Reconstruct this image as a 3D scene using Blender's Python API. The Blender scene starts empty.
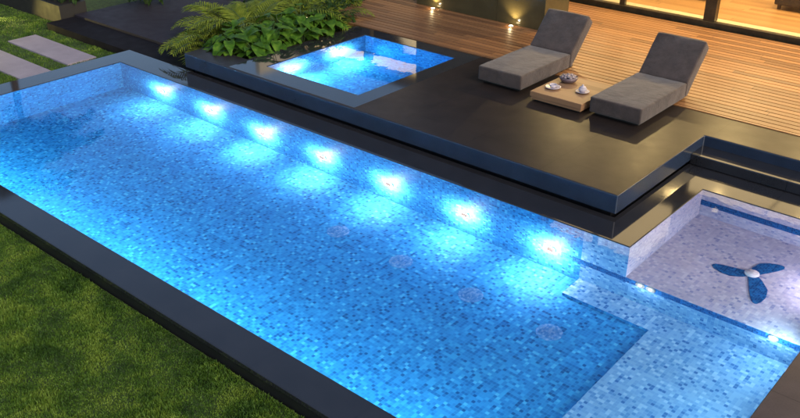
import bpy, bmesh, math, random
import numpy as np
from mathutils import Vector, Matrix, Euler

random.seed(7)
rng = np.random.default_rng(7)
R = math.radians
scene = bpy.context.scene
col = scene.collection

# ------------------------------------------------------------------ helpers
def tag(o, label=None, cat=None, group=None, kind=None):
    if label: o['label'] = label
    if cat: o['category'] = cat
    if group: o['group'] = group
    if kind: o['kind'] = kind
    return o

def empty(name, loc, label, cat, group=None, rz=0.0):
    o = bpy.data.objects.new(name, None)
    o.empty_display_size = 0.1
    col.objects.link(o)
    o.location = loc
    o.rotation_euler = (0, 0, rz)
    return tag(o, label, cat, group)

def link(name, me, mat, parent=None, smooth=False):
    o = bpy.data.objects.new(name, me)
    col.objects.link(o)
    if mat is not None:
        for m in (mat if isinstance(mat, (list, tuple)) else [mat]):
            me.materials.append(m)
    if parent is not None: o.parent = parent
    if smooth:
        me.polygons.foreach_set('use_smooth', [True] * len(me.polygons))
    return o

class MB:
    """collects faces of one mesh"""
    def __init__(s): s.v = []; s.f = []; s.m = []
    def add(s, vs, fs, mi=0):
        b = len(s.v); s.v += [tuple(v) for v in vs]
        s.f += [tuple(i + b for i in f) for f in fs]; s.m += [mi] * len(fs)
    def box(s, x0, x1, y0, y1, z0, z1, bev=0.0, mi=0, mat=None):
        bm = bmesh.new()
        bmesh.ops.create_cube(bm, size=1.0)
        for v in bm.verts:
            v.co = Vector((x0 + (v.co.x + .5) * (x1 - x0), y0 + (v.co.y + .5) * (y1 - y0), z0 + (v.co.z + .5) * (z1 - z0)))
        if bev > 0:
            bmesh.ops.bevel(bm, geom=bm.edges[:], offset=bev, segments=2, profile=.6, affect='EDGES')
        s.bm(bm, mi, mat)
    def bm(s, bm, mi=0, mat=None):
        if mat is not None: bm.transform(mat)
        bm.verts.ensure_lookup_table(); bm.verts.index_update()
        s.add([v.co[:] for v in bm.verts], [[v.index for v in f.verts] for f in bm.faces], mi)
        bm.free()
    def tube(s, pts, rad, n=8, mi=0, cap=True):
        pts = [Vector(p) for p in pts]
        rr = rad if isinstance(rad, (list, tuple)) else [rad] * len(pts)
        vs = []; fs = []
        for i, p in enumerate(pts):
            d = (pts[min(i + 1, len(pts) - 1)] - pts[max(i - 1, 0)]).normalized()
            a = d.cross(Vector((0, 0, 1)))
            if a.length < 1e-4: a = d.cross(Vector((1, 0, 0)))
            a.normalize(); b = d.cross(a)
            for k in range(n):
                t = 2 * math.pi * k / n
                vs.append(p + (a * math.cos(t) + b * math.sin(t)) * rr[i])
        for i in range(len(pts) - 1):
            for k in range(n):
                fs.append((i * n + k, i * n + (k + 1) % n, (i + 1) * n + (k + 1) % n, (i + 1) * n + k))
        if cap:
            fs.append(tuple(range(n))); fs.append(tuple((len(pts) - 1) * n + k for k in range(n)))
        s.add(vs, fs, mi)
    def lathe(s, prof, n=24, mat=None, mi=0):
        vs = []; fs = []
        for r, z in prof:
            for k in range(n):
                t = 2 * math.pi * k / n
                vs.append(Vector((r * math.cos(t), r * math.sin(t), z)))
        for i in range(len(prof) - 1):
            for k in range(n):
                fs.append((i * n + k, i * n + (k + 1) % n, (i + 1) * n + (k + 1) % n, (i + 1) * n + k))
        fs.append(tuple(range(n))[::-1]); fs.append(tuple((len(prof) - 1) * n + k for k in range(n)))
        if mat is not None: vs = [mat @ v for v in vs]
        s.add(vs, fs, mi)
    def build(s, name, mat, parent=None, smooth=False, bevel=0.0, segs=2, auto=None):
        me = bpy.data.meshes.new(name)
        me.from_pydata(s.v, [], s.f)
        bm = bmesh.new(); bm.from_mesh(me)
        bmesh.ops.recalc_face_normals(bm, faces=bm.faces[:])
        bm.to_mesh(me); bm.free()
        o = link(name, me, mat, parent, smooth)
        if max(s.m, default=0) > 0: me.polygons.foreach_set('material_index', s.m)
        if bevel > 0:
            md = o.modifiers.new('bevel', 'BEVEL'); md.width = bevel; md.segments = segs; md.limit_method = 'ANGLE'
        return o

def cells(name, xs, ys, h, mat, base=None, mi=None, parent=None, bevel=0.0, skip_walls=None):
    """height-map of rectangles: floors at h(x,y) with vertical faces between; h None = nothing there"""
    V = {}; vs = []; fs = []; ms = []
    def vid(x, y, z):
        k = (round(x, 4), round(y, 4), round(z, 4))
        if k not in V: V[k] = len(vs); vs.append(k)
        return V[k]
    H = {}
    for i in range(len(xs) - 1):
        for j in range(len(ys) - 1):
            H[i, j] = h((xs[i] + xs[i + 1]) / 2, (ys[j] + ys[j + 1]) / 2)
    def M(i, j): return mi((xs[i] + xs[i + 1]) / 2, (ys[j] + ys[j + 1]) / 2) if mi else 0
    for (i, j), z in H.items():
        if z is None: continue
        x0, x1, y0, y1 = xs[i], xs[i + 1], ys[j], ys[j + 1]
        fs.append((vid(x0, y0, z), vid(x1, y0, z), vid(x1, y1, z), vid(x0, y1, z))); ms.append(M(i, j))
        for (di, dj, a, b) in ((1, 0, (x1, y0), (x1, y1)), (-1, 0, (x0, y1), (x0, y0)), (0, 1, (x1, y1), (x0, y1)), (0, -1, (x0, y0), (x1, y0))):
            z2 = H.get((i + di, j + dj), None)
            if z2 is None: z2 = base(a[0] / 2 + b[0] / 2 + di * .01, a[1] / 2 + b[1] / 2 + dj * .01) if callable(base) else base
            if z2 is None or abs(z2 - z) < 1e-6: continue
            if z2 < z and (i + di, j + dj) in H and H[i + di, j + dj] is not None or (H.get((i + di, j + dj)) is None):
                # draw this wall once, from this side
                fs.append((vid(*a, z2), vid(*b, z2), vid(*b, z), vid(*a, z)))
                lo = (i, j) if (z <= z2) else ((i + di, j + dj) if H.get((i + di, j + dj)) is not None else (i, j))
                ms.append(M(*lo))
    me = bpy.data.meshes.new(name)
    me.from_pydata(vs, [], fs)
    o = link(name, me, mat, parent)
    me.polygons.foreach_set('material_index', ms)
    if bevel > 0:
        bm = bmesh.new(); bm.from_mesh(me)
        bmesh.ops.dissolve_limit(bm, angle_limit=0.01, verts=bm.verts[:], edges=bm.edges[:])
        bm.to_mesh(me); bm.free()
        md = o.modifiers.new('bevel', 'BEVEL'); md.width = bevel; md.segments = 3; md.limit_method = 'ANGLE'
    return o

# ------------------------------------------------------------------ materials
def mat(name):
    m = bpy.data.materials.new(name); m.use_nodes = True
    nt = m.node_tree
    b = nt.nodes['Principled BSDF']
    return m, nt, b

class N:
    def __init__(s, nt): s.nt = nt
    def new(s, t, **k):
        n = s.nt.nodes.new(t)
        for a, v in k.items(): setattr(n, a, v)
        return n
    def put(s, inp, v):
        if hasattr(v, 'is_output'): s.nt.links.new(v, inp)
        elif v is not None: inp.default_value = v
    def math(s, op, a, b=None, c=None):
        n = s.new('ShaderNodeMath', operation=op)
        for i, v in enumerate((a, b, c)):
            if v is not None: s.put(n.inputs[i], v)
        return n.outputs[0]
    def vmath(s, op, a, b=None):
        n = s.new('ShaderNodeVectorMath', operation=op)
        s.put(n.inputs[0], a)
        if b is not None: s.put(n.inputs[1], b)
        return n.outputs[0]
    def coord(s, which='Object'): return s.new('ShaderNodeTexCoord').outputs[which]
    def geo(s, which): return s.new('ShaderNodeNewGeometry').outputs[which]
    def sep(s, v):
        n = s.new('ShaderNodeSeparateXYZ'); s.put(n.inputs[0], v); return n.outputs
    def comb(s, x, y, z):
        n = s.new('ShaderNodeCombineXYZ')
        for i, v in enumerate((x, y, z)): s.put(n.inputs[i], v)
        return n.outputs[0]
    def noise(s, vec, scale, detail=3, rough=.55):
        n = s.new('ShaderNodeTexNoise'); s.put(n.inputs['Vector'], vec)
        n.inputs['Scale'].default_value = scale; n.inputs['Detail'].default_value = detail; n.inputs['Roughness'].default_value = rough
        return n.outputs['Fac']
    def white(s, vec):
        n = s.new('ShaderNodeTexWhiteNoise', noise_dimensions='3D'); s.put(n.inputs['Vector'], vec)
        return n.outputs['Value']
    def ramp(s, fac, stops, interp='LINEAR'):
        n = s.new('ShaderNodeValToRGB'); e = n.color_ramp.elements
        n.color_ramp.interpolation = interp
        while len(e) < len(stops): e.new(.5)
        for k, (p, c) in enumerate(stops):
            e[k].position = p; e[k].color = (*c, 1)
        s.put(n.inputs[0], fac); return n.outputs[0]
    def mix(s, fac, a, b, blend='MIX'):
        n = s.new('ShaderNodeMix', data_type='RGBA', blend_type=blend)
        s.put(n.inputs[0], fac)
        s.put(n.inputs[6], (*a, 1) if isinstance(a, tuple) else a)
        s.put(n.inputs[7], (*b, 1) if isinstance(b, tuple) else b)
        return n.outputs[2]
    def bump(s, h, strength, dist=.01):
        n = s.new('ShaderNodeBump'); n.inputs['Strength'].default_value = strength; n.inputs['Distance'].default_value = dist
        s.put(n.inputs['Height'], h); return n.outputs[0]

def simple(name, c, rough=.5, spec=.5, var=.15, scale=6, bump=0, bscale=80, metal=0.0, detail=4):
    m, nt, b = mat(name); n = N(nt)
    f = n.noise(n.coord(), scale, detail)
    lo = tuple(x * (1 - var) for x in c); hi = tuple(min(1, x * (1 + var)) for x in c)
    nt.links.new(n.ramp(f, [(.3, lo), (.7, hi)]), b.inputs['Base Color'])
    b.inputs['Roughness'].default_value = rough
    b.inputs['Specular IOR Level'].default_value = spec
    b.inputs['Metallic'].default_value = metal
    if bump: nt.links.new(n.bump(n.noise(n.coord(), bscale, 3), bump), b.inputs['Normal'])
    return m

def mosaic(name, stops, size=.04, grout=(.03, .195, .43), gw=.035, drift=None):
    m, nt, b = mat(name); n = N(nt)
    P = n.vmath('ADD', n.vmath('MULTIPLY', n.geo('Position'), (1 / size,) * 3), (.37, .37, .37))
    cell = n.vmath('FLOOR', P); fr = n.vmath('FRACTION', P)
    w = n.white(cell)
    colr = n.ramp(w, stops, 'CONSTANT')
    # slow drift of tone over the surface, as sheets of tile differ
    big = n.noise(n.coord(), .9, 2)
    colr = n.mix(n.math('MULTIPLY', n.math('SUBTRACT', big, .3), .35), colr, n.mix(.5, colr, stops[-1][1]))
    # the tiles are glued up in half metre sheets, each a shade apart
    sheet = n.white(n.vmath('FLOOR', n.vmath('MULTIPLY', P, (.1, .1, .1))))
    colr = n.mix(1.0, colr, n.ramp(sheet, [(0, (.88, .88, .88)), (1, (1.0, 1.0, 1.0))]), 'MULTIPLY')
    nx, ny, nz = n.sep(n.geo('True Normal')); fx, fy, fz = n.sep(fr)
    g = None
    for f_, n_ in ((fx, nx), (fy, ny), (fz, nz)):
        e = n.math('GREATER_THAN', n.math('ABSOLUTE', n.math('SUBTRACT', f_, .5)), .5 - gw)
        e = n.math('MULTIPLY', e, n.math('LESS_THAN', n.math('ABSOLUTE', n_), .5))
        g = e if g is None else n.math('MAXIMUM', g, e)
    nt.links.new(n.mix(g, colr, grout), b.inputs['Base Color'])
    b.inputs['Roughness'].default_value = .6
    b.inputs['Specular IOR Level'].default_value = .05
    return m

BLUE = [(0, (.008, .065, .20)), (.06, (.012, .105, .29)), (.24, (.018, .142, .36)), (.55, (.022, .170, .405)), (.80, (.030, .215, .455)), (.95, (.06, .29, .52))]
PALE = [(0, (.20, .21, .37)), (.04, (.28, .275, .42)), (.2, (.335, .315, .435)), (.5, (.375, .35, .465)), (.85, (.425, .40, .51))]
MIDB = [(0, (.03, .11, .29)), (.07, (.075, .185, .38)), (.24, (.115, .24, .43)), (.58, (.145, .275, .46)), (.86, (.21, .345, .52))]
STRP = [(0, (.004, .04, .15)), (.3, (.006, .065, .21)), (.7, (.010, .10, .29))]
M = {}
M['tile'] = mosaic('blue_mosaic_tile', BLUE)
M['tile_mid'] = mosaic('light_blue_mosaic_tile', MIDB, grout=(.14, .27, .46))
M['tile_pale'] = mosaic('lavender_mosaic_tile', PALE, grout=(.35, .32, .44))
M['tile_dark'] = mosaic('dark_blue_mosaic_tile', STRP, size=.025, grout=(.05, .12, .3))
M['tile_pink'] = mosaic('pink_mosaic_tile', [(0, (.04, .15, .37)), (.4, (.085, .20, .42)), (.75, (.16, .26, .46))], size=.03, grout=(.05, .18, .40))

def stone(name, c, rough, joints=None, bump=.02, spec=.5, var=.25):
    m, nt, b = mat(name); n = N(nt)
    co = n.coord()
    f = n.noise(co, 3.0, 5); f2 = n.noise(co, 60, 3)
    k = n.math('ADD', n.math('MULTIPLY', f, .65), n.math('MULTIPLY', f2, .35))
    colr = n.ramp(k, [(.3, tuple(x * (1 - var) for x in c)), (.7, tuple(x * (1 + var) for x in c))])
    if joints:
        x, y, z = n.sep(co); j = None
        for v, s_ in zip((x, y), joints):
            if not s_: continue
            e = n.math('LESS_THAN', n.math('FRACT', n.math('ADD', n.math('DIVIDE', v, s_), 100.37)), .006 / s_)
            j = e if j is None else n.math('MAXIMUM', j, e)
        colr = n.mix(j, colr, tuple(x * .3 for x in c))
    nt.links.new(colr, b.inputs['Base Color'])
    rr = n.new('ShaderNodeMapRange'); n.put(rr.inputs[0], n.noise(co, 5, 4))
    rr.inputs[1].default_value = .3; rr.inputs[2].default_value = .7; rr.inputs[3].default_value = rough * .92; rr.inputs[4].default_value = rough * 1.1
    nt.links.new(rr.outputs[0], b.inputs['Roughness'])
    b.inputs['Specular IOR Level'].default_value = spec
    nt.links.new(n.bump(f2, bump, .004), b.inputs['Normal'])
    return m

M['coping'] = stone('polished_dark_granite', (.022, .022, .026), .06, (1.2, None), .01, spec=.75)
M['terrace'] = stone('dark_terrace_stone', (.022, .016, .014), .38, (1.2, 1.2), .04, spec=.2)
M['edge'] = stone('pool_glow_edge_stone', (.020, .031, .058), .12, None, .01, spec=.7)  # the pool's blue glow on the slab faces is put into this colour
M['plinth'] = stone('black_plinth_stone', (.012, .012, .014), .4)
M['path'] = stone('dark_path_tiles', (.026, .022, .029), .7, (.9, .6), .06, spec=.2)
M['strip'] = stone('dark_gravel_strip', (.010, .009, .012), .8, None, .4, spec=.1)
M['slab'] = stone('pale_grey_slab_stone', (.30, .255, .285), .75, None, .15, var=.18)
M['wall'] = stone('polished_olive_brown_stone', (.065, .055, .026), .16, (1.3, None), .02, spec=.6)
M['planter'] = stone('dark_planter_render', (.014, .012, .009), .7)
M['sidestone'] = stone('brown_grey_paving', (.085, .062, .056), .35, (1.4, .7), .03, spec=.3)
M['soil'] = stone('dark_soil', (.02, .014, .009), .95, None, .6)

def wood(name, c0, c1, pitch, rough=.45, axis='y'):
    m, nt, b = mat(name); n = N(nt)
    co = n.coord(); x, y, z = n.sep(co)
    across, along = (y, x) if axis == 'y' else (x, y)
    bid = n.math('FLOOR', n.math('DIVIDE', across, pitch))
    seg = n.math('FLOOR', n.math('DIVIDE', n.math('ADD', along, n.math('MULTIPLY', n.white(n.comb(bid, 0., 0.)), 3.1)), 3.1))
    rnd = n.white(n.comb(bid, seg, 1.))
    grain = n.noise(n.comb(n.math('MULTIPLY', along, 1.6), n.math('MULTIPLY', across, 55.), n.math('MULTIPLY', rnd, 30.)), 1.0, 5, .6)
    colr = n.ramp(n.math('ADD', n.math('MULTIPLY', rnd, .62), n.math('MULTIPLY', grain, .5)), [(.2, c0), (.8, c1)])
    joint = n.math('LESS_THAN', n.math('FRACT', n.math('DIVIDE', n.math('ADD', along, n.math('MULTIPLY', n.white(n.comb(bid, 0., 0.)), 3.1)), 3.1)), .0022)
    colr = n.mix(joint, colr, tuple(v * .15 for v in c0))
    nt.links.new(colr, b.inputs['Base Color'])
    b.inputs['Roughness'].default_value = rough
    nt.links.new(n.bump(grain, .25, .004), b.inputs['Normal'])
    return m
M['deckwood'] = wood('decking_timber', (.13, .059, .023), (.285, .136, .053), .138)
M['roomwood'] = wood('parquet_floor', (.30, .16, .06), (.48, .27, .11), .16, .35)
M['tablewood'] = wood('pale_table_timber', (.19, .10, .05), (.30, .17, .09), .16, .5)
M['frame'] = simple('dark_bronze_frame', (.045, .036, .022), .4, var=.3, scale=9, metal=.3)
M['beam'] = simple('dark_facade_beam', (.02, .018, .016), .5)
M['cream'] = simple('cream_plaster', (.72, .62, .44), .8, var=.06, scale=2)
M['sill'] = simple('pale_threshold_stone', (.62, .55, .36), .5, var=.1, scale=8)
M['sofa'] = simple('dark_sofa_fabric', (.035, .03, .022), .85, var=.3, scale=20, bump=.3, bscale=200)
M['base'] = simple('black_lounger_base', (.012, .012, .012), .6)
M['ceramic'] = simple('pale_lilac_ceramic', (.50, .45, .50), .3, var=.2, scale=25)
M['ceramic_dk'] = simple('purple_brown_ceramic', (.13, .095, .11), .35, var=.3, scale=25)
M['rounds'] = simple('speckled_grey_rounds', (.22, .18, .20), .5, var=.7, scale=45)
M['stemg'] = simple('plant_stem', (.05, .09, .025), .6)
M['trunk'] = simple('palm_trunk', (.10, .07, .045), .9, var=.4, scale=18, bump=.5, bscale=30)

def fabric():
    m, nt, b = mat('charcoal_woven_fabric'); n = N(nt); co = n.coord()
    x, y, z = n.sep(co)
    wv = n.math('ADD', n.math('SINE', n.math('MULTIPLY', x, 900.)), n.math('SINE', n.math('MULTIPLY', n.math('ADD', y, z), 900.)))
    f = n.noise(co, 7, 4); f2 = n.noise(co, 140, 2)
    colr = n.ramp(n.math('ADD', n.math('MULTIPLY', f, .5), n.math('MULTIPLY', f2, .5)), [(.32, (.020, .013, .012)), (.68, (.082, .057, .052))])
    nt.links.new(colr, b.inputs['Base Color'])
    b.inputs['Roughness'].default_value = .9
    b.inputs['Sheen Weight'].default_value = .25
    h = n.math('ADD', n.math('MULTIPLY', f2, .6), n.math('MULTIPLY', n.noise(co, 3.5, 3), 2.5))
    nt.links.new(n.bump(h, .7, .02), b.inputs['Normal'])
    return m
M['fabric'] = fabric()

def leafmat(name, stops, rough=.5, scale=9):
    m, nt, b = mat(name); n = N(nt); co = n.coord()
    nt.links.new(n.ramp(n.noise(co, scale, 2), stops), b.inputs['Base Color'])
    b.inputs['Roughness'].default_value = rough
    b.inputs['Specular IOR Level'].default_value = .15
    # thin leaf: part of the light passes through
    tr = n.new('ShaderNodeBsdfTranslucent'); tr.inputs[0].default_value = (*stops[-1][1], 1)
    mx = n.new('ShaderNodeMixShader'); mx.inputs[0].default_value = .22
    out = nt.nodes['Material Output']
    nt.links.new(b.outputs[0], mx.inputs[1]); nt.links.new(tr.outputs[0], mx.inputs[2]); nt.links.new(mx.outputs[0], out.inputs[0])
    return m
M['broad'] = leafmat('broad_leaf', [(.3, (.028, .075, .007)), (.5, (.055, .135, .012)), (.7, (.13, .24, .025))])
M['frond'] = leafmat('palm_frond', [(.3, (.075, .12, .012)), (.7, (.22, .26, .03))])
M['darkleaf'] = leafmat('dark_leaf', [(.3, (.016, .038, .008)), (.7, (.04, .08, .016))])
M['bushleaf'] = leafmat('bush_leaf', [(.3, (.05, .11, .015)), (.7, (.12, .19, .03))])
def grassmat():
    m, nt, b = mat('lawn_blades'); n = N(nt); co = n.coord()
    f = n.math('ADD', n.math('MULTIPLY', n.noise(co, 3.2, 3), .7), n.math('MULTIPLY', n.noise(co, 18, 3), .3))
    nt.links.new(n.ramp(f, [(.38, (.026, .066, .008)), (.5, (.068, .138, .014)), (.63, (.15, .23, .028))]), b.inputs['Base Color'])
    b.inputs['Roughness'].default_value = .6
    b.inputs['Specular IOR Level'].default_value = .25
    return m
M['grass'] = grassmat()
M['lawn'] = simple('lawn_soil', (.036, .062, .010), .95, var=.5, scale=12, bump=.6, bscale=40)

def emit(name, c, s):
    m = bpy.data.materials.new(name); m.use_nodes = True; nt = m.node_tree
    nt.nodes.remove(nt.nodes['Principled BSDF'])
    e = nt.nodes.new('ShaderNodeEmission'); e.inputs[0].default_value = (*c, 1); e.inputs[1].default_value = s
    nt.links.new(e.outputs[0], nt.nodes['Material Output'].inputs[0])
    return m
M['lens_pool'] = emit('pool_lamp_lens', (.75, .95, 1.0), 1.2)
M['lens_white'] = emit('white_lamp_lens', (1.0, .97, .95), 6.0)
M['lens_warm'] = emit('warm_lamp_lens', (1.0, .78, .42), 14.0)
M['lens_dim'] = emit('fill_downlight_lens', (1.0, .78, .42), 2.5)
M['ceil_light'] = emit('lit_ceiling_panel', (1.0, .72, .34), 1.9)
M['bezel'] = simple('lamp_bezel', (.10, .10, .10), .4)
M['grille'] = simple('lamp_grille', (.006, .004, .004), .6, spec=.1)

def water(name, sc):
    m, nt, b = mat(name); n = N(nt)
    b.inputs['Base Color'].default_value = (1, 1, 1, 1)
    b.inputs['Roughness'].default_value = 0.0
    b.inputs['IOR'].default_value = 1.333
    b.inputs['Transmission Weight'].default_value = 1.0
    co = n.coord()
    h = n.math('ADD', n.noise(co, 1.3, 2), n.math('MULTIPLY', n.noise(co, 5.5, 2), .22))
    nt.links.new(n.bump(h, sc, .02), b.inputs['Normal'])
    return m
M['water'] = water('clear_pool_water', .10)

def glass():
    m = bpy.data.materials.new('window_glass'); m.use_nodes = True; nt = m.node_tree; n = N(nt)
    nt.nodes.remove(nt.nodes['Principled BSDF'])
    t = n.new('ShaderNodeBsdfTransparent'); g = n.new('ShaderNodeBsdfGlossy'); g.inputs['Roughness'].default_value = .0
    fr = n.new('ShaderNodeFresnel'); fr.inputs[0].default_value = 1.45
    mx = n.new('ShaderNodeMixShader'); nt.links.new(fr.outputs[0], mx.inputs[0])
    nt.links.new(t.outputs[0], mx.inputs[1]); nt.links.new(g.outputs[0], mx.inputs[2]); nt.links.new(mx.outputs[0], nt.nodes['Material Output'].inputs[0])
    return m
M['glass'] = glass()

# ------------------------------------------------------------------ layout numbers (metres; pool water is z = 0)
PX0, PX1, PY0, PY1 = -13.79, -1.53, 4.32, 8.20
AX0, AY1 = -3.66, 10.15            # alcove beside the steps
DZ = .30                           # terrace height
SX0, SX1, SY0, SY1 = -10.91, -8.82, 9.19, 11.60   # spa
LZ = -.19                          # lawn

# ------------------------------------------------------------------ pool
pool = empty('swimming_pool', (0, 0, 0), 'long rectangular pool lined with blue mosaic tile and edged in dark stone', 'swimming pool')
def pool_h(x, y):
    if y > PY1 and x < AX0: return None
    if y > PY1: return -.78
    if x > -3.14: return -1.29
    if x > -4.25 and y > 7.82: return -1.29
    return -1.35
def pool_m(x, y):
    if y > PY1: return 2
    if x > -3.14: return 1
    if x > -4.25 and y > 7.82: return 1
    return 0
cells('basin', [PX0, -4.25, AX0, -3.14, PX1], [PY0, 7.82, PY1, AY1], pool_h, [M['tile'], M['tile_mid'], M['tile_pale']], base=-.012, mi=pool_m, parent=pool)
def cop_h(x, y):
    if PX0 < x < PX1 and PY0 < y < PY1: return None
    if AX0 < x < PX1 and PY1 <= y < AY1: return None
    return 0.0
cells('coping', [PX0 - .50, PX0, -4.15, AX0, PX1], [PY0 - .38, PY0, PY1, 8.73, AY1, 10.79],
      lambda x, y: None if (y > 8.73 and x < -4.15) else cop_h(x, y), M['coping'], base=lambda x, y: -.012 if (PX0 - .1 < x < PX1 + .1 and PY0 - .1 < y < AY1 + .1 and not (y > 8.6 and x < -4.1)) else -.05, parent=pool, bevel=.01)
mb = MB()
mb.box(PX0 - .485, PX1, PY0 - .365, PY0 - .05, -.4, -.052); mb.box(PX0 - .485, PX0 - .05, PY0 - .049, 8.72, -.4, -.052)
mb.build('skirt', M['plinth'], pool)
# dark stripe of small tiles along the shelf nosing and the back wall
mb = MB()
mb.box(-4.52, PX1 - .002, PY1 - .006, PY1 + .002, -.895, -.79)
mb.build('tile_and_reflection_stripe', M['tile_dark'], pool)
mb = MB(); mb.box(AX0 + .002, PX1 - .002, AY1 - .006, AY1 + .002, -.47, -.31); mb.build('tile_and_reflection_stripe', M['tile_dark'], pool)  # alcove band painted in for the facade beam's reflection in the water
# tile stripe on lower step edge
water_me = MB()
water_me.add([(PX0, PY0, -.008), (PX1, PY0, -.008), (PX1, AY1, -.008), (AX0, AY1, -.008), (AX0, PY1, -.008), (PX0, PY1, -.008)], [(0, 1, 2, 3, 4, 5)])
w = water_me.build('pool_water', M['water']); tag(w, kind='structure')

spa = empty('spa_pool', (0, 0, 0), 'small square spa pool sunk in the dark terrace beside the plants', 'spa pool')
def spa_h(x, y): return -.65
cells('basin', [SX0, SX1], [SY0, SY1], spa_h, M['tile'], base=DZ - .014, parent=spa)
SW = DZ - .009
ws = MB(); ws.add([(SX0, SY0, SW), (SX1, SY0, SW), (SX1, SY1, SW), (SX0, SY1, SW)], [(0, 1, 2, 3)])
w = ws.build('spa_water', M['water']); tag(w, kind='structure')

# ------------------------------------------------------------------ terrace, coping of spa, steps
BX0, BX1, BY0 = -12.54, -11.45, 9.22   # planting bed cut in the terrace
TX1 = 2.0
def ter_h(x, y):
    if SX0 < x < SX1 and SY0 < y < SY1: return None
    if x < BX1 and y > BY0: return None
    if x > -4.13 and y < 11.15: return None
    return DZ
xs = [BX0, BX1, SX0, SX1, -4.13, TX1]; ys = [8.71, BY0 - .04, BY0, 11.15, SY1, 11.95]
ys = sorted(set([8.71, SY0, BY0, 11.15, SY1, 11.95]))
def spa_ring(x, y): return SX0 - .47 < x < SX1 + .33 and SY0 - .46 < y < SY1 + .34
xs2 = sorted(set(xs + [SX0 - .47, SX1 + .33])); ys2 = sorted(set(ys + [8.76]))
t = cells('stone_terrace', xs2, ys2, ter_h, [M['terrace'], M['coping']], base=lambda x, y: (DZ - .014) if (SX0 - .1 < x < SX1 + .1 and SY0 - .1 < y < SY1 + .1) else .055, mi=lambda x, y: 1 if (spa_ring(x, y) and y > 8.76) else 0)
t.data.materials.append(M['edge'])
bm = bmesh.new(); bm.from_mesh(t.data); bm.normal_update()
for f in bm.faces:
    if abs(f.normal.z) < .5: f.material_index = 2  # upright faces take the stone tinted with pool glow
bmesh.ops.dissolve_limit(bm, angle_limit=.01, verts=bm.verts[:], edges=bm.edges[:], delimit={'MATERIAL'})
bm.to_mesh(t.data); bm.free()
md = t.modifiers.new('bevel', 'BEVEL'); md.width = .018; md.segments = 3; md.limit_method = 'ANGLE'
tag(t, kind='structure')
mb = MB()
mb.box(BX0 + .1, -4.25, 8.83, SY0 - .1, -.3, .06)
mb.box(SX1 + .05, -4.25, SY0 - .1, 11.9, -.3, .06)
mb.box(-4.25, TX1, 11.27, 11.9, -.3, .06)
mb.box(BX1 + .05, SX0 - .05, SY0 - .1, 11.9, -.3, .06)
o = mb.build('terrace_plinth', M['plinth']); tag(o, kind='structure')
mb = MB(); mb.box(-4.13, TX1, 10.77, 11.27, .004, .15)
o = mb.build('terrace_step', M['coping'], bevel=.01); tag(o, kind='structure')
# paving beyond the right end
mb = MB(); mb.box(PX1 + .003, TX1, PY0 - .38, 10.765, -.4, .0)
o = mb.build('side_paving', M['sidestone'], bevel=.01); tag(o, kind='structure')

# ------------------------------------------------------------------ timber deck
mb = MB()
pitch = .138; y = 11.957; k = 0
WX0, WX1, WY1 = -12.6, 2.6, 16.22
while y + pitch < WY1:
    yy0 = math.ceil(y / pitch) * pitch if k == 0 else y
    y = yy0
    mb.box(WX0, WX1, y + .009, y + pitch - .009, .27, .315, .008)
    y += pitch; k += 1
WYL = y
o = mb.build('timber_deck', M['deckwood']); tag(o, kind='structure')
mb = MB(); mb.box(WX0 + .01, WX1, 11.96, WYL, -.1, .262)
o = mb.build('deck_base', M['plinth']); tag(o, kind='structure')
mb = MB(); mb.box(WX0, WX1, 11.953, 11.953 + .085, .262, .311)
# (closing strip where the boards meet the stone)
bid0 = math.ceil(11.957 / pitch) * pitch
o = MB(); 
if bid0 - 11.953 > .012:
    o.box(WX0, WX1, 11.953, bid0 - .002, .262, .313, .003)
    o = o.build('deck_edge_board', M['deckwood']); tag(o, kind='structure')

# ------------------------------------------------------------------ ground
HX0, HX1, HY0, HY1 = PX0 - .505, TX1 - .05, PY0 - .385, 12.2
cells('lawn', [-140, HX0 + .01, HX1 - .01, 120], [-80, HY0 + .01, HY1, 160],
      lambda x, y: None if (HX0 < x < HX1 and HY0 < y < HY1) else LZ, M['lawn'])
tag(bpy.data.objects['lawn'], kind='structure')
mb = MB(); mb.box(-17.3, BX0 - .005, 8.735, 9.38, -.4, -.045)
o = mb.build('gravel_strip', M['strip']); tag(o, kind='structure')
mb = MB(); mb.box(-17.3, -13.0, 9.385, 16.5, -.4, .0)
o = mb.build('garden_path', M['path'], bevel=.008); tag(o, kind='structure')
mb = MB(); mb.box(-12.995, BX1 - .005, 9.385, 11.90, -.4, .05); mb.box(BX0 + .005, BX1 - .005, BY0 + .003, 9.383, -.4, .05)
o = mb.build('planting_bed', M['soil']); tag(o, kind='structure')

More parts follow.
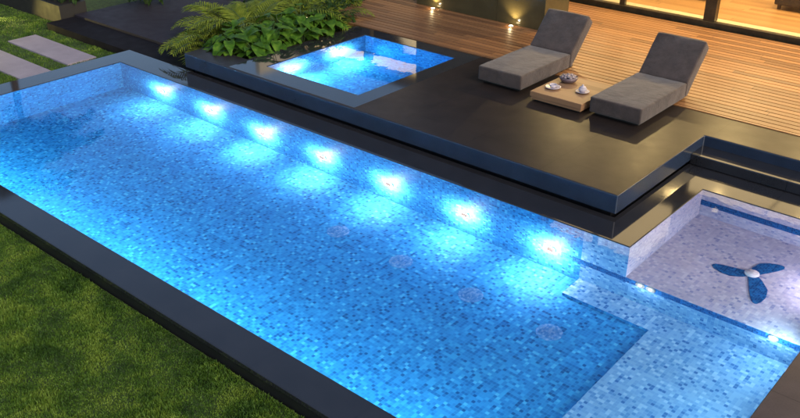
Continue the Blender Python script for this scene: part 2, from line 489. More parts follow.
# ------------------------------------------------------------------ grass blades
def grass(name, n, region, lmin, lmax):
    pts = region(n); n = len(pts)
    a = rng.uniform(0, 2 * np.pi, n); L = rng.uniform(lmin, lmax, n); wd = rng.uniform(.0025, .006, n)
    cl = .75 + .5 * np.sin(pts[:, 0] * 5.1 + 2 * np.sin(pts[:, 1] * 3.7)) * np.sin(pts[:, 1] * 4.3 + 1.5 * np.sin(pts[:, 0] * 2.9))
    L = L * np.clip(cl, .55, 1.25)
    la = rng.uniform(0, 2 * np.pi, n); ln = rng.uniform(.1, .8, n) * L
    z0 = np.full(n, LZ - .004)
    ca, sa = np.cos(a) * wd, np.sin(a) * wd
    lx, ly = np.cos(la) * ln, np.sin(la) * ln
    v = np.zeros((n, 5, 3))
    v[:, 0] = np.stack([pts[:, 0] - ca, pts[:, 1] - sa, z0], 1)
    v[:, 1] = np.stack([pts[:, 0] + ca, pts[:, 1] + sa, z0], 1)
    v[:, 2] = np.stack([pts[:, 0] + ca * .8 + lx * .35, pts[:, 1] + sa * .8 + ly * .35, z0 + L * .6], 1)
    v[:, 3] = np.stack([pts[:, 0] - ca * .8 + lx * .35, pts[:, 1] - sa * .8 + ly * .35, z0 + L * .6], 1)
    v[:, 4] = np.stack([pts[:, 0] + lx, pts[:, 1] + ly, z0 + np.sqrt(np.maximum(L * L - ln * ln * .6, .0001))], 1)
    me = bpy.data.meshes.new(name)
    me.vertices.add(n * 5); me.vertices.foreach_set('co', v.reshape(-1))
    base = (np.arange(n) * 5)[:, None]
    idx = np.concatenate([base + np.array([[0, 1, 2, 3]]), base + np.array([[3, 2, 4]])], 1).reshape(-1)
    me.loops.add(n * 7); me.loops.foreach_set('vertex_index', idx.astype(np.int32))
    me.polygons.add(n * 2)
    st = np.concatenate([np.arange(n)[:, None] * 7, np.arange(n)[:, None] * 7 + 4], 1).reshape(-1)
    me.polygons.foreach_set('loop_start', st.astype(np.int32))
    me.update(calc_edges=True); me.validate()
    o = link(name, me, M['grass'])
    tag(o, 'short green lawn grass', 'grass', kind='stuff')
    return o
SLABS = [(-17.07, -14.83, 7.74, 8.34), (-17.0, -14.72, 6.76, 7.36), (-16.95, -14.68, 5.80, 6.38)]
def near_lawn(n):
    p = np.stack([rng.uniform(-11.2, -3.8, n), rng.uniform(1.6, 3.93, n)], 1)
    return p
def far_lawn(n):
    p = np.stack([rng.uniform(-21.5, -14.31, n), rng.uniform(5.0, 9.1, n)], 1)
    keep = np.ones(n, bool)
    for (x0, x1, y0, y1) in SLABS: keep &= ~((p[:, 0] > x0 - .005) & (p[:, 0] < x1 + .005) & (p[:, 1] > y0 - .005) & (p[:, 1] < y1 + .005))
    keep &= ~((p[:, 0] > -17.3) & (p[:, 1] > 8.72))
    return p[keep]
grass('lawn_grass', 230000, near_lawn, .022, .048)
def wide_lawn(n):
    p = np.stack([rng.uniform(-16, 1.5, n), rng.uniform(-2.5, 3.93, n)], 1)
    p = p[~((p[:, 0] > -11.2) & (p[:, 0] < -3.8) & (p[:, 1] > 1.6))]
    return p
grass('lawn_grass', 260000, wide_lawn, .03, .055)
grass('lawn_grass', 90000, far_lawn, .025, .05)

# ------------------------------------------------------------------ stepping stones
slab_lab = ['pale stepping stone nearest the dark planter box', 'pale stepping stone cut by the left picture edge, next to the pool corner', 'pale stepping stone farthest toward the near lawn beside the pool end']
for (x0, x1, y0, y1), lb in zip(SLABS, slab_lab):
    mb = MB(); mb.box(x0, x1, y0, y1, LZ - .02, LZ + .035, .012)
    o = mb.build('stepping_stone', M['slab']); tag(o, lb, 'stepping stone', 'stepping stones in the lawn')

# ------------------------------------------------------------------ planter box
pb = empty('planter_box', (-17.4, 9.12, LZ), 'long low dark planter box at the far end of the lawn', 'planter')
mb = MB(); X0, X1, Y0, Y1 = -5.0, 0.0, 0.0, .62
mb.box(X0, X1, Y0, Y0 + .06, -.02, .40); mb.box(X0, X1, Y1 - .06, Y1, -.02, .40)
mb.box(X0, X0 + .06, Y0 + .06, Y1 - .06, -.02, .40); mb.box(X1 - .06, X1, Y0 + .06, Y1 - .06, -.02, .40)
mb.build('box', M['planter'], pb)
mb = MB(); mb.box(X0 + .06, X1 - .06, Y0 + .06, Y1 - .06, 0, .34); mb.build('soil', M['soil'], pb)

# ------------------------------------------------------------------ stone wall with uplights
mb = MB(); mb.box(-11.6, -8.5, 13.9, 14.75, .316, 3.3, .008)
o = mb.build('stone_wall', M['wall']); tag(o, 'tall dark olive polished stone wall standing on the timber deck', 'wall')

def lamp_obj(name, kind, loc, power, color, parent=None, radius=.03, rot=None, spot=None, blend=.5, size=None):
    d = bpy.data.lights.new(name, kind); d.energy = power; d.color = color
    if kind in ('POINT', 'SPOT'): d.shadow_soft_size = 0.0
    if kind == 'SPOT': d.spot_size = R(spot); d.spot_blend = blend
    if kind == 'AREA': d.shape = 'RECTANGLE'; d.size, d.size_y = size
    o = bpy.data.objects.new(name, d); col.objects.link(o); o.location = loc
    if rot is not None: o.rotation_euler = rot
    if parent: o.parent = parent
    return o
def aim(v): return Vector(v).to_track_quat('-Z', 'Y').to_euler()

for (x, y, lb) in ((-11.08, 13.80, 'small lit uplight in the deck at the left end of the stone wall'), (-9.15, 13.78, 'small lit uplight in the deck by the back of the left lounger')):
    e = empty('deck_uplight', (x, y, .316), lb, 'uplight', 'uplights along the stone wall')
    mb = MB(); mb.lathe([(.0, 0), (.055, 0), (.055, .012), (.042, .016), (.040, .012), (.0, .012)], 20); mb.build('bezel', M['bezel'], e)
    mb = MB(); mb.lathe([(.0, .0125), (.038, .0125), (.03, .02), (.0, .022)], 20); mb.build('lens', M['lens_warm'], e)
    lamp_obj('uplight_bulb', 'SPOT', (0, -.0, .05), 26, (1, .72, .34), e, .03, aim((0, .16, 1)), 110, .9)
    lamp_obj('uplight_spill', 'POINT', (0, -.03, .06), 1.3, (1, .75, .4), e, .03)

# ------------------------------------------------------------------ house
house = empty('house', (0, 0, 0), 'lit modern house with full height glazing behind the timber deck', 'house')
HZ0, HZT = .32, 5.3
def part(name, m, boxes, bev=0.0, parent=None):
    mb = MB()
    for b in boxes: mb.box(*b, bev)
    return mb.build(name, m, parent or house)
HL, HR = -9.6, 5.0
FY = 16.26
part('floor', M['roomwood'], [(HL + .2, HR, FY + .62, 22.0, .0, HZ0)])
part('threshold', M['sill'], [(HL + .2, HR, FY + .14, FY + .617, .0, HZ0 + .004)])
part('sill_rail', M['frame'], [(HL, HR, FY, FY + .135, .16, .40)], .006)
part('wall', M['cream'], [(HL, HR, 22.003, 22.2, .0, HZT), (HR + .003, HR + .2, FY, 22.2, 0, HZT), (HL - .2, HL - .003, FY + 2.2, 22.2, 0, HZT)])
part('outer_wall', M['wall'], [(-12.0, HL - .004, FY, FY + .25, -.2, HZT)])
part('beam', M['beam'], [(HL, HR, FY - .02, FY + .2, 3.24, 3.47)], .005)
for x, wd in ((-8.17, .11), (-6.34, .22), (-3.7, .11), (-1.2, .22), (1.3, .11), (3.6, .22)):
    part('post', M['frame'], [(x - wd / 2, x + wd / 2, FY + .02, FY + .02 + (.16 if wd > .15 else .09), .403, 3.237), (x - wd / 2, x + wd / 2, FY + .02, FY + .02 + (.16 if wd > .15 else .09), 3.473, HZT - .003)], .004)
px = [HL + .01, -8.225, -6.45, -3.755, -1.31, 1.245, 3.49, HR]
pw = [None, (-8.17, .11), (-6.34, .22), (-3.7, .11), (-1.2, .22), (1.3, .11), (3.6, .22), None]
for k in range(7):
    upper = k < 2
    a = px[0] if k == 0 else pw[k][0] + pw[k][1] / 2 + .002
    b = HR if k == 6 else pw[k + 1][0] - pw[k + 1][1] / 2 - .002
    part('window_pane', M['glass'], [(a, b, FY + .07, FY + .075, .404, 3.235)])
    if upper: part('window_pane', M['glass'], [(a, b, FY + .07, FY + .075, 3.475, HZT - .004)])
part('roof', M['beam'], [(HL - .3, HR + .3, FY - .1, 22.4, HZT + .06, HZT + .32)], .01)
# luminous ceiling: lit panels between dark ribs
npan = 6
for k in range(npan):
    x0 = HL + .05 + k * (HR - HL - .1) / npan; x1 = HL + .05 + (k + 1) * (HR - HL - .1) / npan
    zc = HZT if x1 < -5.0 else 3.40
    part('ceiling_panel', M['ceil_light'], [(x0 + .03, x1 - .03, FY + .3, 21.9, zc - .02, zc + .02)])
part('upper_wall', M['beam'], [(-6.22, HR, FY + .10, FY + .18, 3.474, HZT - .002), (-4.72, -4.6, FY + .2, 21.9, 3.5, HZT)])
# left wing, set back
LY = 18.2
part('left_wing_wall', M['cream'], [(-22, -12.0, 22.003, 22.2, 0, HZT), (-22.2, -22.003, LY, 22.2, 0, HZT), (-12.0, -11.8, FY + .253, 22.2, 0, HZT)])
part('left_wing_floor', M['roomwood'], [(-22, -12.0, LY, 22.0, -.1, .1)])
part('left_wing_beam', M['beam'], [(-22, -12.003, LY - .02, LY + .2, 3.24, 3.47)])
for x in (-21.8, -17.1, -14.2):
    part('left_wing_post', M['frame'], [(x - .16, x + .16, LY, LY + .2, .103, 3.237), (x - .1, x + .1, LY, LY + .2, 3.473, 3.797)])
for a, b in ((-21.58, -17.32), (-16.88, -14.42), (-13.98, -12.02)):
    part('window_pane', M['glass'], [(a, b, LY + .1, LY + .105, .104, 3.235)])
for k in range(4):
    x0 = -21.9 + k * 2.45
    part('ceiling_panel', M['ceil_light'], [(x0 + .03, x0 + 2.42, LY + .3, 21.9, 3.86, 3.9)])
part('left_wing_roof', M['beam'], [(-22.3, -12.003, LY - .1, 22.4, 3.92, 4.2)])

# lamps added under the facade beam to warm the deck, with room spots
for x in (-8.9, -7.2, -5.5, -3.8, -2.1, -.4, 1.3, 3.0):
    mb = MB(); mb.lathe([(0, -.004), (.05, -.004), (.06, 0), (.06, .02), (0, .02)], 16, Matrix.Translation((x, FY - .16, 3.25)))
    dl = mb.build('deck_fill_downlight', M['lens_dim'], house)
    lamp_obj('deck_fill_bulb', 'SPOT', (x, FY - .16, 3.235), 270 if x < -2.5 else 330, (1, .70, .28), dl, .05, aim((0, -.42, -1)), 120, .8)
    lamp_obj('room_bulb', 'SPOT', (x, 17.9, 3.3), 150, (1, .70, .32), dl, .08, aim((0, -.1, -1)), 130, .8)
part('soffit', M['beam'], [(HL, HR, FY - .32, FY - .023, 3.25, 3.46)], .005)
# furniture seen through the glass
sf = empty('sofa', (-4.55, 18.75, HZ0), 'dark low sofa inside the lit room at the top right', 'sofa')
mb = MB(); mb.box(-1.30, 1.3, -.45, .5, .09, .42, .04); mb.build('seat', M['sofa'], sf)
mb = MB(); mb.box(-1.30, 1.3, .28, .5, .425, .80, .04); mb.build('backrest', M['sofa'], sf)
for s in (-1, 1):
    mb = MB(); mb.box(-.1 + s * 1.2, .1 + s * 1.2, -.45, .279, .425, .62, .03); mb.build('armrest', M['sofa'], sf)
for sx in (-1.2, 1.2):
    for sy in (-.38, .42):
        mb = MB(); mb.box(sx - .03, sx + .03, sy - .03, sy + .03, 0, .09); mb.build('leg', M['frame'], sf)
ct = empty('coffee_table', (-7.75, 18.35, HZ0), 'low dark table inside the lit room behind the wide post', 'table')
mb = MB(); mb.box(-.75, .75, -.4, .4, .22, .27, .01); mb.build('top', M['frame'], ct)
mb = MB(); mb.box(-.55, .55, -.25, .25, 0, .22, .01); mb.build('base', M['frame'], ct)

# ------------------------------------------------------------------ pool lamps
CY = (.38, .86, 1.0)
def pool_lamp(name, loc, d, lb, group, P1, P2, P3, r=.075, glow=.21):
    """d: unit vector into the water"""
    e = empty(name, loc, lb, 'pool light', group)
    d = Vector(d); q = d.to_track_quat('Z', 'Y').to_matrix().to_4x4()
    mb = MB(); mb.lathe([(r * .66, 0), (r, 0), (r, .012), (r * .9, .018), (r * .68, .016)], 24, q); mb.build('bezel', M['bezel'], e)
    mb = MB(); mb.lathe([(0, .006), (r * .66, .006), (r * .5, .015), (0, .019)], 24, q); mb.build('lens', M['lens_pool'], e)
    mb = MB()
    for k in range(-1, 2): mb.box(-r * .55, r * .55, k * r * .36 - r * .15, k * r * .36 + r * .15, .019, .026, mat=q)
    mb.build('grille', M['grille'], e)
    lamp_obj('pool_bulb', 'POINT', d * glow, P1 * .1, (.92, 1, .96), e, .04)
    lamp_obj('pool_halo', 'SPOT', d * glow, P1, (1, .95, .85), e, .04, aim(-d), 168, 1.0)  # extra spot added facing back at the wall, whitens the glow there
    lamp_obj('pool_beam', 'SPOT', d * .06, P2, (.15, .75, 1.0), e, .05, aim((d.x, d.y, -.30)), 165, .6)
    if P3: lamp_obj('pool_down', 'SPOT', d * .20, P3, (1, .90, .80), e, .05, aim((d.x * .10, d.y * .10, -1)), 125, 1.0)
    return e
where = ['leftmost, near the far pool corner', 'second from the left end', 'third from the left end', 'middle one of the row of seven', 'third from the deck corner', 'second from the deck corner', 'nearest the deck corner']
for k in range(7):
    pool_lamp('pool_light', (-12.58 + 1.318 * k, PY1 - .003, -.82 if k > 1 else -.72 - .04 * k), (0, -1, 0), 'round lit underwater light in back pool wall, ' + where[k], 'underwater lights along the back pool wall', 92 * random.uniform(.85, 1.15), 6, 60 * random.uniform(.8, 1.2))
for (x, y, lb) in ((SX0 + .003, 10.9, 'underwater spa light nearer the timber deck'), (SX0 + .003, 9.75, 'underwater spa light nearer the front corner')):
    pool_lamp('spa_light', (x, y, -.22), (1, 0, 0), lb, 'underwater spa lights', 100, 70, 35)
# lamps set in the near and end walls of the pool (their fittings are hidden behind the coping)
for k in range(7):
    lamp_obj('near_wall_lamp', 'SPOT', (-12.9 + 1.45 * k, PY0 + .12, -.62), 7, (.12, .75, 1.0), None, .05, aim((0, 1, -.42)), 165, .6)
    for q in (0, .72): lamp_obj('near_wall_glow', 'POINT', (-13.1 + 1.45 * k + q, PY0 + .42, -.86), 17 * random.uniform(.8, 1.2), (.45, 1, 1), None, .05)
for yy in (5.2, 6.6, 8.0):
    lamp_obj('end_wall_lamp', 'SPOT', (PX1 - .16, yy, -.55), 34, (.60, .95, 1.0), None, .05, aim((-1, 0, -.5)), 165, .7)
lamp_obj('end_wall_lamp', 'SPOT', (PX1 - .10, 9.3, -.42), 34, (.92, .90, 1.0), None, .05, aim((-1, 0, -.5)), 160, .7)
# small white spot lights in the nosing
for x, lb in ((-3.47, 'left one of the two small white spots under the blue stripe'), (-3.34, 'right one of the two small white spots under the blue stripe'), (-1.95, 'single small white spot at the right end of the blue stripe')):
    e = empty('nosing_light', (x, PY1 - .008, -.835), lb, 'pool light', 'small white spots in the shelf edge')
    q = Vector((0, -1, 0)).to_track_quat('Z', 'Y').to_matrix().to_4x4()
    mb = MB(); mb.lathe([(.045, 0), (.058, 0), (.058, .008), (.046, .012)], 20, q); mb.build('bezel', M['bezel'], e)
    mb = MB(); mb.lathe([(0, .002), (.045, .002), (.04, .010), (0, .014)], 20, q); mb.build('lens', M['lens_white'], e)
    lamp_obj('nosing_bulb', 'POINT', (0, -.08, 0), 1.2 if x < -3 else 2.5, (.8, .93, 1), e, .03)

# floor medallions
med_lab = ['faint pinkish round inlay on the pool floor, farthest left', 'faint pinkish round inlay on the pool floor, second from the left', 'faint pinkish round inlay on the pool floor, second from the right', 'faint pinkish round inlay on the pool floor, nearest the shallow end']
for x, lb in zip((-7.26, -6.16, -5.07, -3.98), med_lab):
    e = empty('floor_inlay', (x, 7.12, -1.35), lb, 'floor inlay', 'round inlays on the pool floor')
    mb = MB(); mb.lathe([(0, 0), (.15, 0), (.15, .006), (.14, .010), (0, .010)], 28); mb.build('disc', M['tile_pink'], e)
    mb = MB()
    for k in range(-3, 4): mb.box(k * .034 - .005, k * .034 + .005, -.095, .095, .0105, .02)
    mb.build('slots', M['tile_pink'], e)

# three-bladed tile figure on the shelf floor
fan = empty('three_blade_inlay', (-2.58, 9.19, -.78), 'dark blue three bladed inlay with a pale round hub on the shallow shelf floor', 'floor inlay')
for tx, ty in ((-2.99, 9.09), (-2.36, 9.56), (-2.33, 8.66)):
    d = Vector((tx + 2.58, ty - 9.19, 0)); L = d.length; d.normalize(); s = Vector((-d.y, d.x, 0))
    prof = [(.0, .045), (.2, .075), (.5, .10), (.75, .085), (.93, .05), (1.0, .012)]
    vs = []; fs = []
    n = len(prof)
    for zz in (.002, .012):
        for t, wv in prof:
            c = d * (t * L * 1.05) + s * (.05 * math.sin(t * math.pi))
            vs.append(c + s * wv + Vector((0, 0, zz))); vs.append(c - s * wv + Vector((0, 0, zz)))
    m2 = 2 * n
    for i in range(n - 1):
        a = 2 * i
        fs.append((a, a + 1, a + 3, a + 2)); fs.append((m2 + a, m2 + a + 2, m2 + a + 3, m2 + a + 1))
        fs.append((a, a + 2, m2 + a + 2, m2 + a)); fs.append((a + 1, m2 + a + 1, m2 + a + 3, a + 3))
    fs.append((0, m2, m2 + 1, 1)); fs.append((m2 - 2, m2 - 1, 2 * m2 - 1, 2 * m2 - 2))
    mb = MB(); mb.add(vs, fs); mb.build('blade', M['tile_dark'], fan)
mb = MB(); mb.lathe([(0, .005), (.085, .005), (.085, .03), (.06, .05), (0, .058)], 24); mb.build('hub', M['ceramic'], fan, smooth=True)

# ------------------------------------------------------------------ loungers
def cushion(name, x0, x1, prof, bev, parent):
    """prof: (y,z) outline extruded in x, rounded, softly puffed"""
    bm = bmesh.new()
    a = [bm.verts.new((x0, y, z)) for y, z in prof]; b = [bm.verts.new((x1, y, z)) for y, z in prof]
    n = len(prof)
    bm.faces.new(a[::-1]); bm.faces.new(b)
    for i in range(n): bm.faces.new((a[i], a[(i + 1) % n], b[(i + 1) % n], b[i]))
    bmesh.ops.recalc_face_normals(bm, faces=bm.faces[:])
    bmesh.ops.bevel(bm, geom=bm.edges[:], offset=bev, segments=3, profile=.65, affect='EDGES')
    # cut and puff
    for k in range(1, 6):
        x = x0 + (x1 - x0) * k / 6
        bmesh.ops.bisect_plane(bm, geom=bm.verts[:] + bm.edges[:] + bm.faces[:], plane_co=(x, 0, 0), plane_no=(1, 0, 0))
    ylo = min(p[0] for p in prof); yhi = max(p[0] for p in prof)
    for k in range(1, 8):
        y = ylo + (yhi - ylo) * k / 8
        bmesh.ops.bisect_plane(bm, geom=bm.verts[:] + bm.edges[:] + bm.faces[:], plane_co=(0, y, 0), plane_no=(0, 1, 0))
    me = bpy.data.meshes.new(name); bm.normal_update()
    offs = []
    for v in bm.verts:
        u = (v.co.x - x0) / (x1 - x0); w_ = (v.co.y - ylo) / (yhi - ylo)
        k = max(0, 16 * u * (1 - u) * w_ * (1 - w_))
        offs.append(v.normal * (.014 * min(1, k) + .005 * math.sin(v.co.y * 9 + 3 * math.sin(v.co.x * 7)) * min(1, k) + random.uniform(-.0022, .0022)))
    for v, o_ in zip(bm.verts, offs): v.co += o_
    bm.to_mesh(me); bm.free()
    return link(name, me, M['fabric'], parent, smooth=True)
def piping(pts, r, parent):
    mb = MB(); mb.tube(pts + [pts[0]], r, 6, cap=False); return mb.build('piping', M['fabric'], parent, smooth=True)
def lounger(loc, lb):
    e = empty('sun_lounger', loc, lb, 'sun lounger', 'sun loungers on the terrace')
    W = .81
    mb = MB(); mb.box(.06, W - .06, .08, 1.55, .0, .045); mb.build('base', M['base'], e)
    c = cushion('seat_cushion', 0, W, [(0, .047), (0, .275), (1.44, .275), (1.44, .047)], .028, e)
    mb = MB(); h = .036
    piping([(.03, .012, .262), (W - .03, .012, .262), (W - .012, .03, .262), (W - .012, 1.42, .262), (.012, 1.42, .262), (.012, .03, .262)], .006, c)
    b = cushion('backrest', 0.005, W - .005, [(1.455, .05), (1.455, .275), (1.955, .80), (2.095, .665), (1.53, .05)], .03, e)
    mb = MB(); mb.tube([(.1, 1.6, .02), (.1, 1.86, .36)], .014); mb.tube([(W - .1, 1.6, .02), (W - .1, 1.86, .36)], .014)
    mb.box(.06, W - .06, 1.52, 1.64, 0, .03); mb.build('back_support', M['base'], e)
    return e
la = lounger((-7.78, 10.86, DZ + .003), 'charcoal cushioned sun lounger left of the low wooden table')
lbq = lounger((-5.73, 10.78, DZ + .003), 'charcoal cushioned sun lounger right of the low wooden table')

# ------------------------------------------------------------------ table and crockery
tb = empty('low_table', (-6.70, 10.71, DZ + .003), 'low square pale wooden table between the two loungers', 'table')
mb = MB(); mb.box(0, .88, 0, 1.0, .07, .15, .006); mb.build('top', M['tablewood'], tb)
mb = MB(); mb.box(.012, .868, .012, .988, .028, .068, .004); mb.build('shelf', M['tablewood'], tb)
mb = MB(); mb.box(.05, .83, .05, .95, 0, .027); mb.build('base', M['base'], tb)
TZ = DZ + .003 + .151
e = empty('tea_cup', (-6.50, 11.03, TZ), 'small pale cup lying in a wide saucer at the left of the table', 'cup', 'crockery on the low table')
mb = MB(); mb.lathe([(0, 0), (.06, .0), (.115, .022), (.12, .026), (.112, .026), (.06, .008), (0, .008)], 28); mb.build('saucer', M['ceramic'], e, smooth=True)
mb = MB(); mb.lathe([(0, .009), (.03, .009), (.052, .03), (.058, .062), (.054, .062), (.045, .03), (0, .018)], 24); cupo = mb.build('cup', M['ceramic'], e, smooth=True)
mb = MB(); mb.tube([(.052, 0, .055), (.08, 0, .052), (.086, 0, .035), (.07, 0, .024), (.05, 0, .026)], .006, 6); mb.build('handle', M['ceramic'], cupo, smooth=True)
e = empty('filled_bowl', (-6.47, 11.42, TZ), 'squat dark bowl heaped with pale spotted rounds at the middle of the table', 'bowl', 'crockery on the low table'); e.scale = (.86, .86, .86)
mb = MB(); mb.lathe([(0, 0), (.075, 0), (.14, .035), (.165, .08), (.16, .105), (.15, .105), (.15, .08), (.12, .04), (0, .02)], 30); mb.build('bowl', M['ceramic_dk'], e, smooth=True)
mb = MB()
rr = random.Random(3)
for k in range(22):
    a = k * 2.4; q = .026 * math.sqrt(k)
    bm = bmesh.new(); bmesh.ops.create_icosphere(bm, subdivisions=2, radius=.032)
    mb.bm(bm, 0, Matrix.Translation((q * math.cos(a), q * math.sin(a), .10 + .035 * (1 - q / .14) + rr.uniform(-.008, .008))) @ Matrix.Diagonal((1, 1, .7, 1)))
mb.build('rounds', M['rounds'], e, smooth=True)
e = empty('sugar_pot', (-6.07, 11.16, TZ), 'small pale lidded pot on a saucer at the right of the table', 'pot', 'crockery on the low table')
mb = MB(); mb.lathe([(0, 0), (.05, .0), (.10, .018), (.104, .022), (.096, .022), (.05, .007), (0, .007)], 28); mb.build('saucer', M['ceramic'], e, smooth=True)
mb = MB(); mb.lathe([(0, .008), (.035, .008), (.06, .035), (.062, .06), (.05, .075), (0, .075)], 24); mb.build('pot', M['ceramic'], e, smooth=True)
mb = MB(); mb.lathe([(.052, .0755), (.045, .088), (.02, .098), (.010, .102), (.016, .112), (.012, .122), (0, .124)], 24); mb.build('lid', M['ceramic'], e, smooth=True)

# ------------------------------------------------------------------ plants
def leaf_mesh(mb, base, dirv, L, W, droop, fold=.25, heart=True, mi=0, n=7):
    d = Vector(dirv).normalized(); up = Vector((0, 0, 1)); s = d.cross(up)
    if s.length < 1e-3: s = Vector((1, 0, 0))
    s.normalize(); nrm = s.cross(d)
    prof_h = [.0, .78, 1.0, .97, .82, .56, .26, 0.02]
    prof_l = [.05, .45, .8, 1.0, .95, .7, .35, .02]
    pr = prof_h if heart else prof_l
    vs = []; fs = []
    cur = Vector(base); ang = 0
    for i, wv in enumerate(pr):
        t = i / (len(pr) - 1)
        c = Vector(base) + d * (L * t) - up * (droop * L * t * t) 
        lobe = -d * (.13 * L if heart and i in (1,) else 0)
        h = nrm * (fold * W * wv * .5)
        vs += [c + s * (W * wv * .5) + h + lobe, c, c - s * (W * wv * .5) + h + lobe]
    for i in range(len(pr) - 1):
        a = 3 * i
        fs += [(a, a + 1, a + 4, a + 3), (a + 1, a + 2, a + 5, a + 4)]
    mb.add(vs, fs, mi)

def broad_plant(loc, lb, rad, hgt, nl, lmin, lmax, seed, m='broad', name='broadleaf_plant', group='broadleaf plants beside the spa', heart=True):
    r = random.Random(seed)
    e = empty(name, loc, lb, 'plant', group)
    lv = MB(); st = MB()
    for k in range(nl):
        a = k * 2.4 + r.uniform(-.4, .4); t = (k + .5) / nl
        rr_ = rad * math.sqrt(t) * r.uniform(.75, 1.1); zz = hgt * (1.05 - .75 * t ** 1.3) * r.uniform(.85, 1.12)
        p = Vector((rr_ * math.cos(a), rr_ * math.sin(a), zz))
        mid = Vector((p.x * .35, p.y * .35, zz * .75))
        st.tube([(p.x * .06, p.y * .06, -.02), mid, p], [.010, .008, .005], 5)
        L = r.uniform(lmin, lmax)
        dv = Vector((math.cos(a + r.uniform(-.5, .5)), math.sin(a + r.uniform(-.5, .5)), r.uniform(-.35, .35)))
        leaf_mesh(lv, p, dv, L, L * (r.uniform(.62, .8) if heart else r.uniform(.3, .42)), r.uniform(.2, .7), r.uniform(.1, .5), heart)
    lv.build('foliage', M[m], e, smooth=True); st.build('stem', M['stemg'], e)
    return e

def palm_plant(loc, lb, nf, flen, seed, up=.9, name='fern_palm', group='feathery palms by the path', trunk=0.0, cat='palm', m='frond', lw=.034, nl=20):
    r = random.Random(seed)
    e = empty(name, loc, lb, cat, group)
    lv = MB(); st = MB()
    if trunk > .1:
        tk = MB(); pts = [(.02 * math.sin(i), .02 * math.cos(i * 1.3), -.1 + (trunk + .1) * i / 8) for i in range(9)]
        tk.tube(pts, [.16 - .07 * i / 8 for i in range(9)], 10); tk.build('trunk', M['trunk'], e)
    for k in range(nf):
        a = k * 2.4 + r.uniform(-.35, .35); L = flen * r.uniform(.7, 1.1); el = up * r.uniform(.45, 1.15)
        h = Vector((math.cos(a), math.sin(a), 0)); pts = []
        p = Vector((h.x * .05, h.y * .05, trunk)); ns = 14; ang = el
        for i in range(ns + 1):
            pts.append(p.copy())
            p = p + (h * math.cos(ang) + Vector((0, 0, 1)) * math.sin(ang)) * (L / ns)
            ang -= (el + .75) / ns * (0.5 + 1.0 * i / ns)
        st.tube(pts, [.011 * (flen ** .5) * (1 - .8 * i / ns) for i in range(ns + 1)], 5)
        side = h.cross(Vector((0, 0, 1)))
        for j in range(nl):
            t = .18 + .82 * (j + .5) / nl; x = t * ns; i = min(int(x), ns - 1); fr = x - i
            c = pts[i].lerp(pts[i + 1], fr); d = (pts[i + 1] - pts[i]).normalized()
            ll = flen * .34 * math.sin(math.pi * (.12 + .84 * t)) ** .8 * r.uniform(.85, 1.1)
            for sg in (-1, 1):
                dv = (side * sg * .85 + d * .65 + Vector((0, 0, .22))).normalized()
                nm = dv.cross(d).normalized() if dv.cross(d).length > .01 else Vector((0, 0, 1))
                w2 = d * lw * .5 * (flen ** .5)
                b1 = c; b2 = c + dv * ll * .5; b3 = c + dv * ll + Vector((0, 0, -ll * r.uniform(.15, .4)))
                lv.add([b1 - w2 * .5, b1 + w2 * .5, b2 + w2, b2 - w2, b3], [(0, 1, 2, 3), (3, 2, 4)])
    lv.build('foliage', M[m], e); st.build('stem', M['stemg'], e)
    return e

def bush(loc, lb, size, n, leaf, seed, m, name='leafy_shrub', group='shrubs behind the spa', cat='shrub'):
    r = random.Random(seed)
    e = empty(name, loc, lb, cat, group)
    lv = MB(); st = MB()
    blobs = [(Vector((r.uniform(-.5, .5) * size[0], r.uniform(-.5, .5) * size[1], r.uniform(.3, .8) * size[2])), r.uniform(.25, .42)) for _ in range(9)]
    for c, q in blobs: st.tube([(0, 0, -.02), c * .5 + Vector((0, 0, .05)), c], [.02, .012, .005], 5)
    for k in range(n):
        c, q = blobs[k % 9]
        dv = Vector((r.gauss(0, 1), r.gauss(0, 1), r.gauss(0.25, 1))).normalized()
        p = c + Vector((dv.x * size[0], dv.y * size[1], dv.z * size[2])) * q * r.uniform(.45, 1.05)
        if p.z < .03: p.z = .03
        L = leaf * r.uniform(.6, 1.2)
        leaf_mesh(lv, p, (dv + Vector((r.uniform(-.6, .6), r.uniform(-.6, .6), r.uniform(-.3, .4)))), L, L * r.uniform(.4, .6), r.uniform(.1, .6), .3, False)
    lv.build('foliage', M[m], e, smooth=True); st.build('stem', M['stemg'], e)
    return e

B = [(-12.15, 9.45, 'broadleaf plant with bright heart shaped leaves nearest the pool lights', .42, .42, 22),
     (-11.75, 9.62, 'broadleaf plant at the front corner of the spa edging', .36, .36, 18),
     (-12.35, 9.95, 'broadleaf plant just in front of the leftmost palm fronds', .42, .55, 20),
     (-11.85, 10.15, 'broadleaf plant in the middle of the bed beside the spa', .42, .52, 22),
     (-12.25, 10.65, 'broadleaf plant shaded behind the front leaves of the bed', .42, .55, 20),
     (-11.72, 10.75, 'bright broadleaf plant beside the middle of the spa edging', .34, .48, 18),
     (-12.2, 11.2, 'broadleaf plant in the back of the bed below the yellow lit fronds', .42, .55, 20),
     (-11.78, 11.4, 'broadleaf plant at the back corner of the spa edging', .38, .48, 18)     ,(-12.0, 10.4, 'dark broadleaf plant crowded between its neighbours mid bed', .40, .50, 20),
     (-12.45, 9.55, 'broadleaf plant under the leftmost palm fronds at the terrace end', .34, .40, 16),
     (-11.95, 11.0, 'broadleaf plant between the bright plant and the back of the bed', .38, .55, 20)]
for i, (x, y, lb, rd, hg, nl) in enumerate(B):
    broad_plant((x, y, .05), lb, rd, hg, nl + 7, .16, .37, 20 + i)
palm_plant((-13.0, 9.75, .0), 'feathery palm leaning over the dark path', 17, 1.15, 41)
palm_plant((-12.85, 10.5, .05), 'feathery palm behind the front broadleaf plants', 20, 1.35, 42)
palm_plant((-12.75, 11.3, .05), 'yellow lit feathery palm at the top of the bed', 22, 1.4, 43)
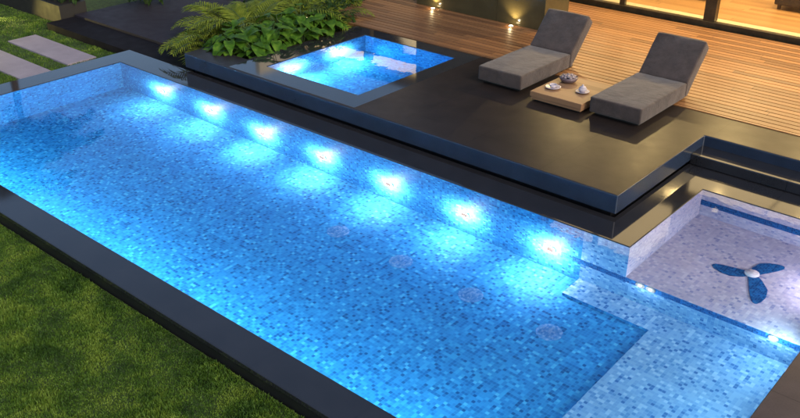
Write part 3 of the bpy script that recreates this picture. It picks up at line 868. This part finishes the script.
palm_plant((-13.6, 11.7, .0), 'feathery palm farthest back over the dark path', 17, 1.25, 44)
palm_plant((-13.5, 10.6, .0), 'feathery palm half hidden between two taller palms', 18, 1.2, 45)
palm_plant((-13.4, 12.4, .0), 'yellow green palm at the top edge of the planting', 20, 1.3, 46)
palm_plant((-12.3, 12.0, .05), 'small bright palm between the deck and the back of the bed', 16, .95, 47)
bush((-12.9, 12.4, LZ), 'dark leafy shrub at the left end of the timber deck', (1.0, 1.0, 1.0), 520, .13, 51, 'darkleaf')
bush((-12.2, 11.85, .05), 'dark leafy shrub between the spa plants and the timber deck', (.7, .5, .7), 380, .13, 52, 'darkleaf')
bush((-13.5, 13.6, LZ), 'pale green lit shrub behind the left end of the timber deck', (1.3, 1.0, 1.0), 700, .11, 53, 'bushleaf')
bush((-14.6, 12.6, .0), 'dark shrub behind the tall palm fronds', (1.2, 1.2, 1.2), 600, .14, 54, 'darkleaf')
bush((-17.85, 9.43, LZ + .34), 'dark shrub growing from the right end of the planter box', (.9, .5, .5), 420, .11, 55, 'darkleaf', group='shrubs in the planter box')
bush((-19.6, 9.43, LZ + .34), 'dark shrub growing from the middle of the planter box', (1.3, .5, .6), 460, .11, 56, 'darkleaf', group='shrubs in the planter box')
bush((-16.9, 10.9, .0), 'dark shrub on the far side of the dark path', (.9, .9, .8), 420, .13, 57, 'darkleaf')
# tall palms whose reflections darken the near edging
palm_plant((-20.5, 8.4, LZ), 'tall palm beyond the left end of the pool', 22, 2.3, 61, up=1.0, name='palm_tree', group='tall palms beyond the pool', trunk=3.6, lw=.03, nl=30, m='darkleaf')
palm_plant((-23.5, 10.6, LZ), 'tall palm behind the planter box', 22, 2.4, 62, up=1.0, name='palm_tree', group='tall palms beyond the pool', trunk=4.6, lw=.03, nl=30, m='darkleaf')

# garden spike lights (their glow shows on the lawn and on the fronds)
def garden_light(loc, lb, d, P, c):
    e = empty('garden_light', loc, lb, 'garden light', 'garden spike lights')
    mb = MB(); mb.tube([(0, 0, -.05), (0, 0, .16)], .012, 8); mb.build('spike', M['base'], e)
    q = Matrix.Translation((0, 0, .19)) @ Vector(d).to_track_quat('Z', 'Y').to_matrix().to_4x4()
    mb = MB(); mb.lathe([(0, -.06), (.03, -.06), (.042, .05), (.036, .05), (.03, .03), (0, .03)], 18, q); mb.build('head', M['base'], e)
    mb = MB(); mb.lathe([(0, .031), (.029, .031), (.02, .04), (0, .042)], 18, q); mb.build('lens', M['lens_warm'], e)
    dd = Vector(d).normalized()
    lamp_obj('spike_bulb', 'SPOT', Vector((0, 0, .19)) + dd * .07, P, c, e, .03, aim(d), 120, .8)
    return e
garden_light((-19.25, 8.15, LZ), 'small spike light shining yellow across the far lawn', (1, .05, -.30), 120, (1, .80, .22))
garden_light((-12.62, 11.75, .05), 'small spike light among the fronds at the top of the bed', (-.2, -.35, .9), 70, (1, .80, .25))
garden_light((-13.2, 12.95, LZ), 'small spike light under the pale shrub', (-.2, .5, .8), 22, (1, .85, .35))

# ------------------------------------------------------------------ sky, sun, camera
wd = bpy.data.worlds.new('World'); scene.world = wd; wd.use_nodes = True
nt = wd.node_tree; bg = nt.nodes['Background']
sky = nt.nodes.new('ShaderNodeTexSky'); sky.sky_type = 'NISHITA'; sky.sun_disc = False
SE, SR = R(30), R(100)
sky.sun_elevation = SE; sky.sun_rotation = SR; sky.air_density = 1.0; sky.dust_density = 1.5; sky.ozone_density = 1.5
nt.links.new(sky.outputs[0], bg.inputs['Color']); bg.inputs['Strength'].default_value = .12
sd = bpy.data.lights.new('Sun', 'SUN'); sd.energy = 1.45; sd.angle = R(40); sd.color = (1, .86, .68)
so = bpy.data.objects.new('Sun', sd); col.objects.link(so)
sdir = Vector((math.sin(SR) * math.cos(SE), math.cos(SR) * math.cos(SE), math.sin(SE)))
so.rotation_euler = (-sdir).to_track_quat('-Z', 'Y').to_euler()

cam = bpy.data.cameras.new('Camera'); co = bpy.data.objects.new('Camera', cam); col.objects.link(co)
cam.sensor_fit = 'HORIZONTAL'; cam.sensor_width = 36; cam.lens = 36 * 876.5 / 800
cam.clip_end = 500
co.location = (0, 0, 5)
p, yw = R(27.7), R(-40.93)
fwd = Vector((math.sin(yw) * math.cos(p), math.cos(yw) * math.cos(p), -math.sin(p)))
co.rotation_euler = fwd.to_track_quat('-Z', 'Y').to_euler()
scene.camera = co

scene.render.engine = 'CYCLES'
cy = scene.cycles
cy.use_denoising = True
try: cy.denoiser = 'OPENIMAGEDENOISE'
except Exception: pass
cy.max_bounces = 10; cy.transmission_bounces = 8; cy.glossy_bounces = 5; cy.diffuse_bounces = 4; cy.transparent_max_bounces = 10
cy.caustics_refractive = True; cy.caustics_reflective = True
cy.sample_clamp_indirect = 0.0
cy.blur_glossy = .3
vs = scene.view_settings
vs.view_transform = 'Standard'; vs.look = 'None'; vs.exposure = .6; vs.gamma = 1; vs.use_curve_mapping = False
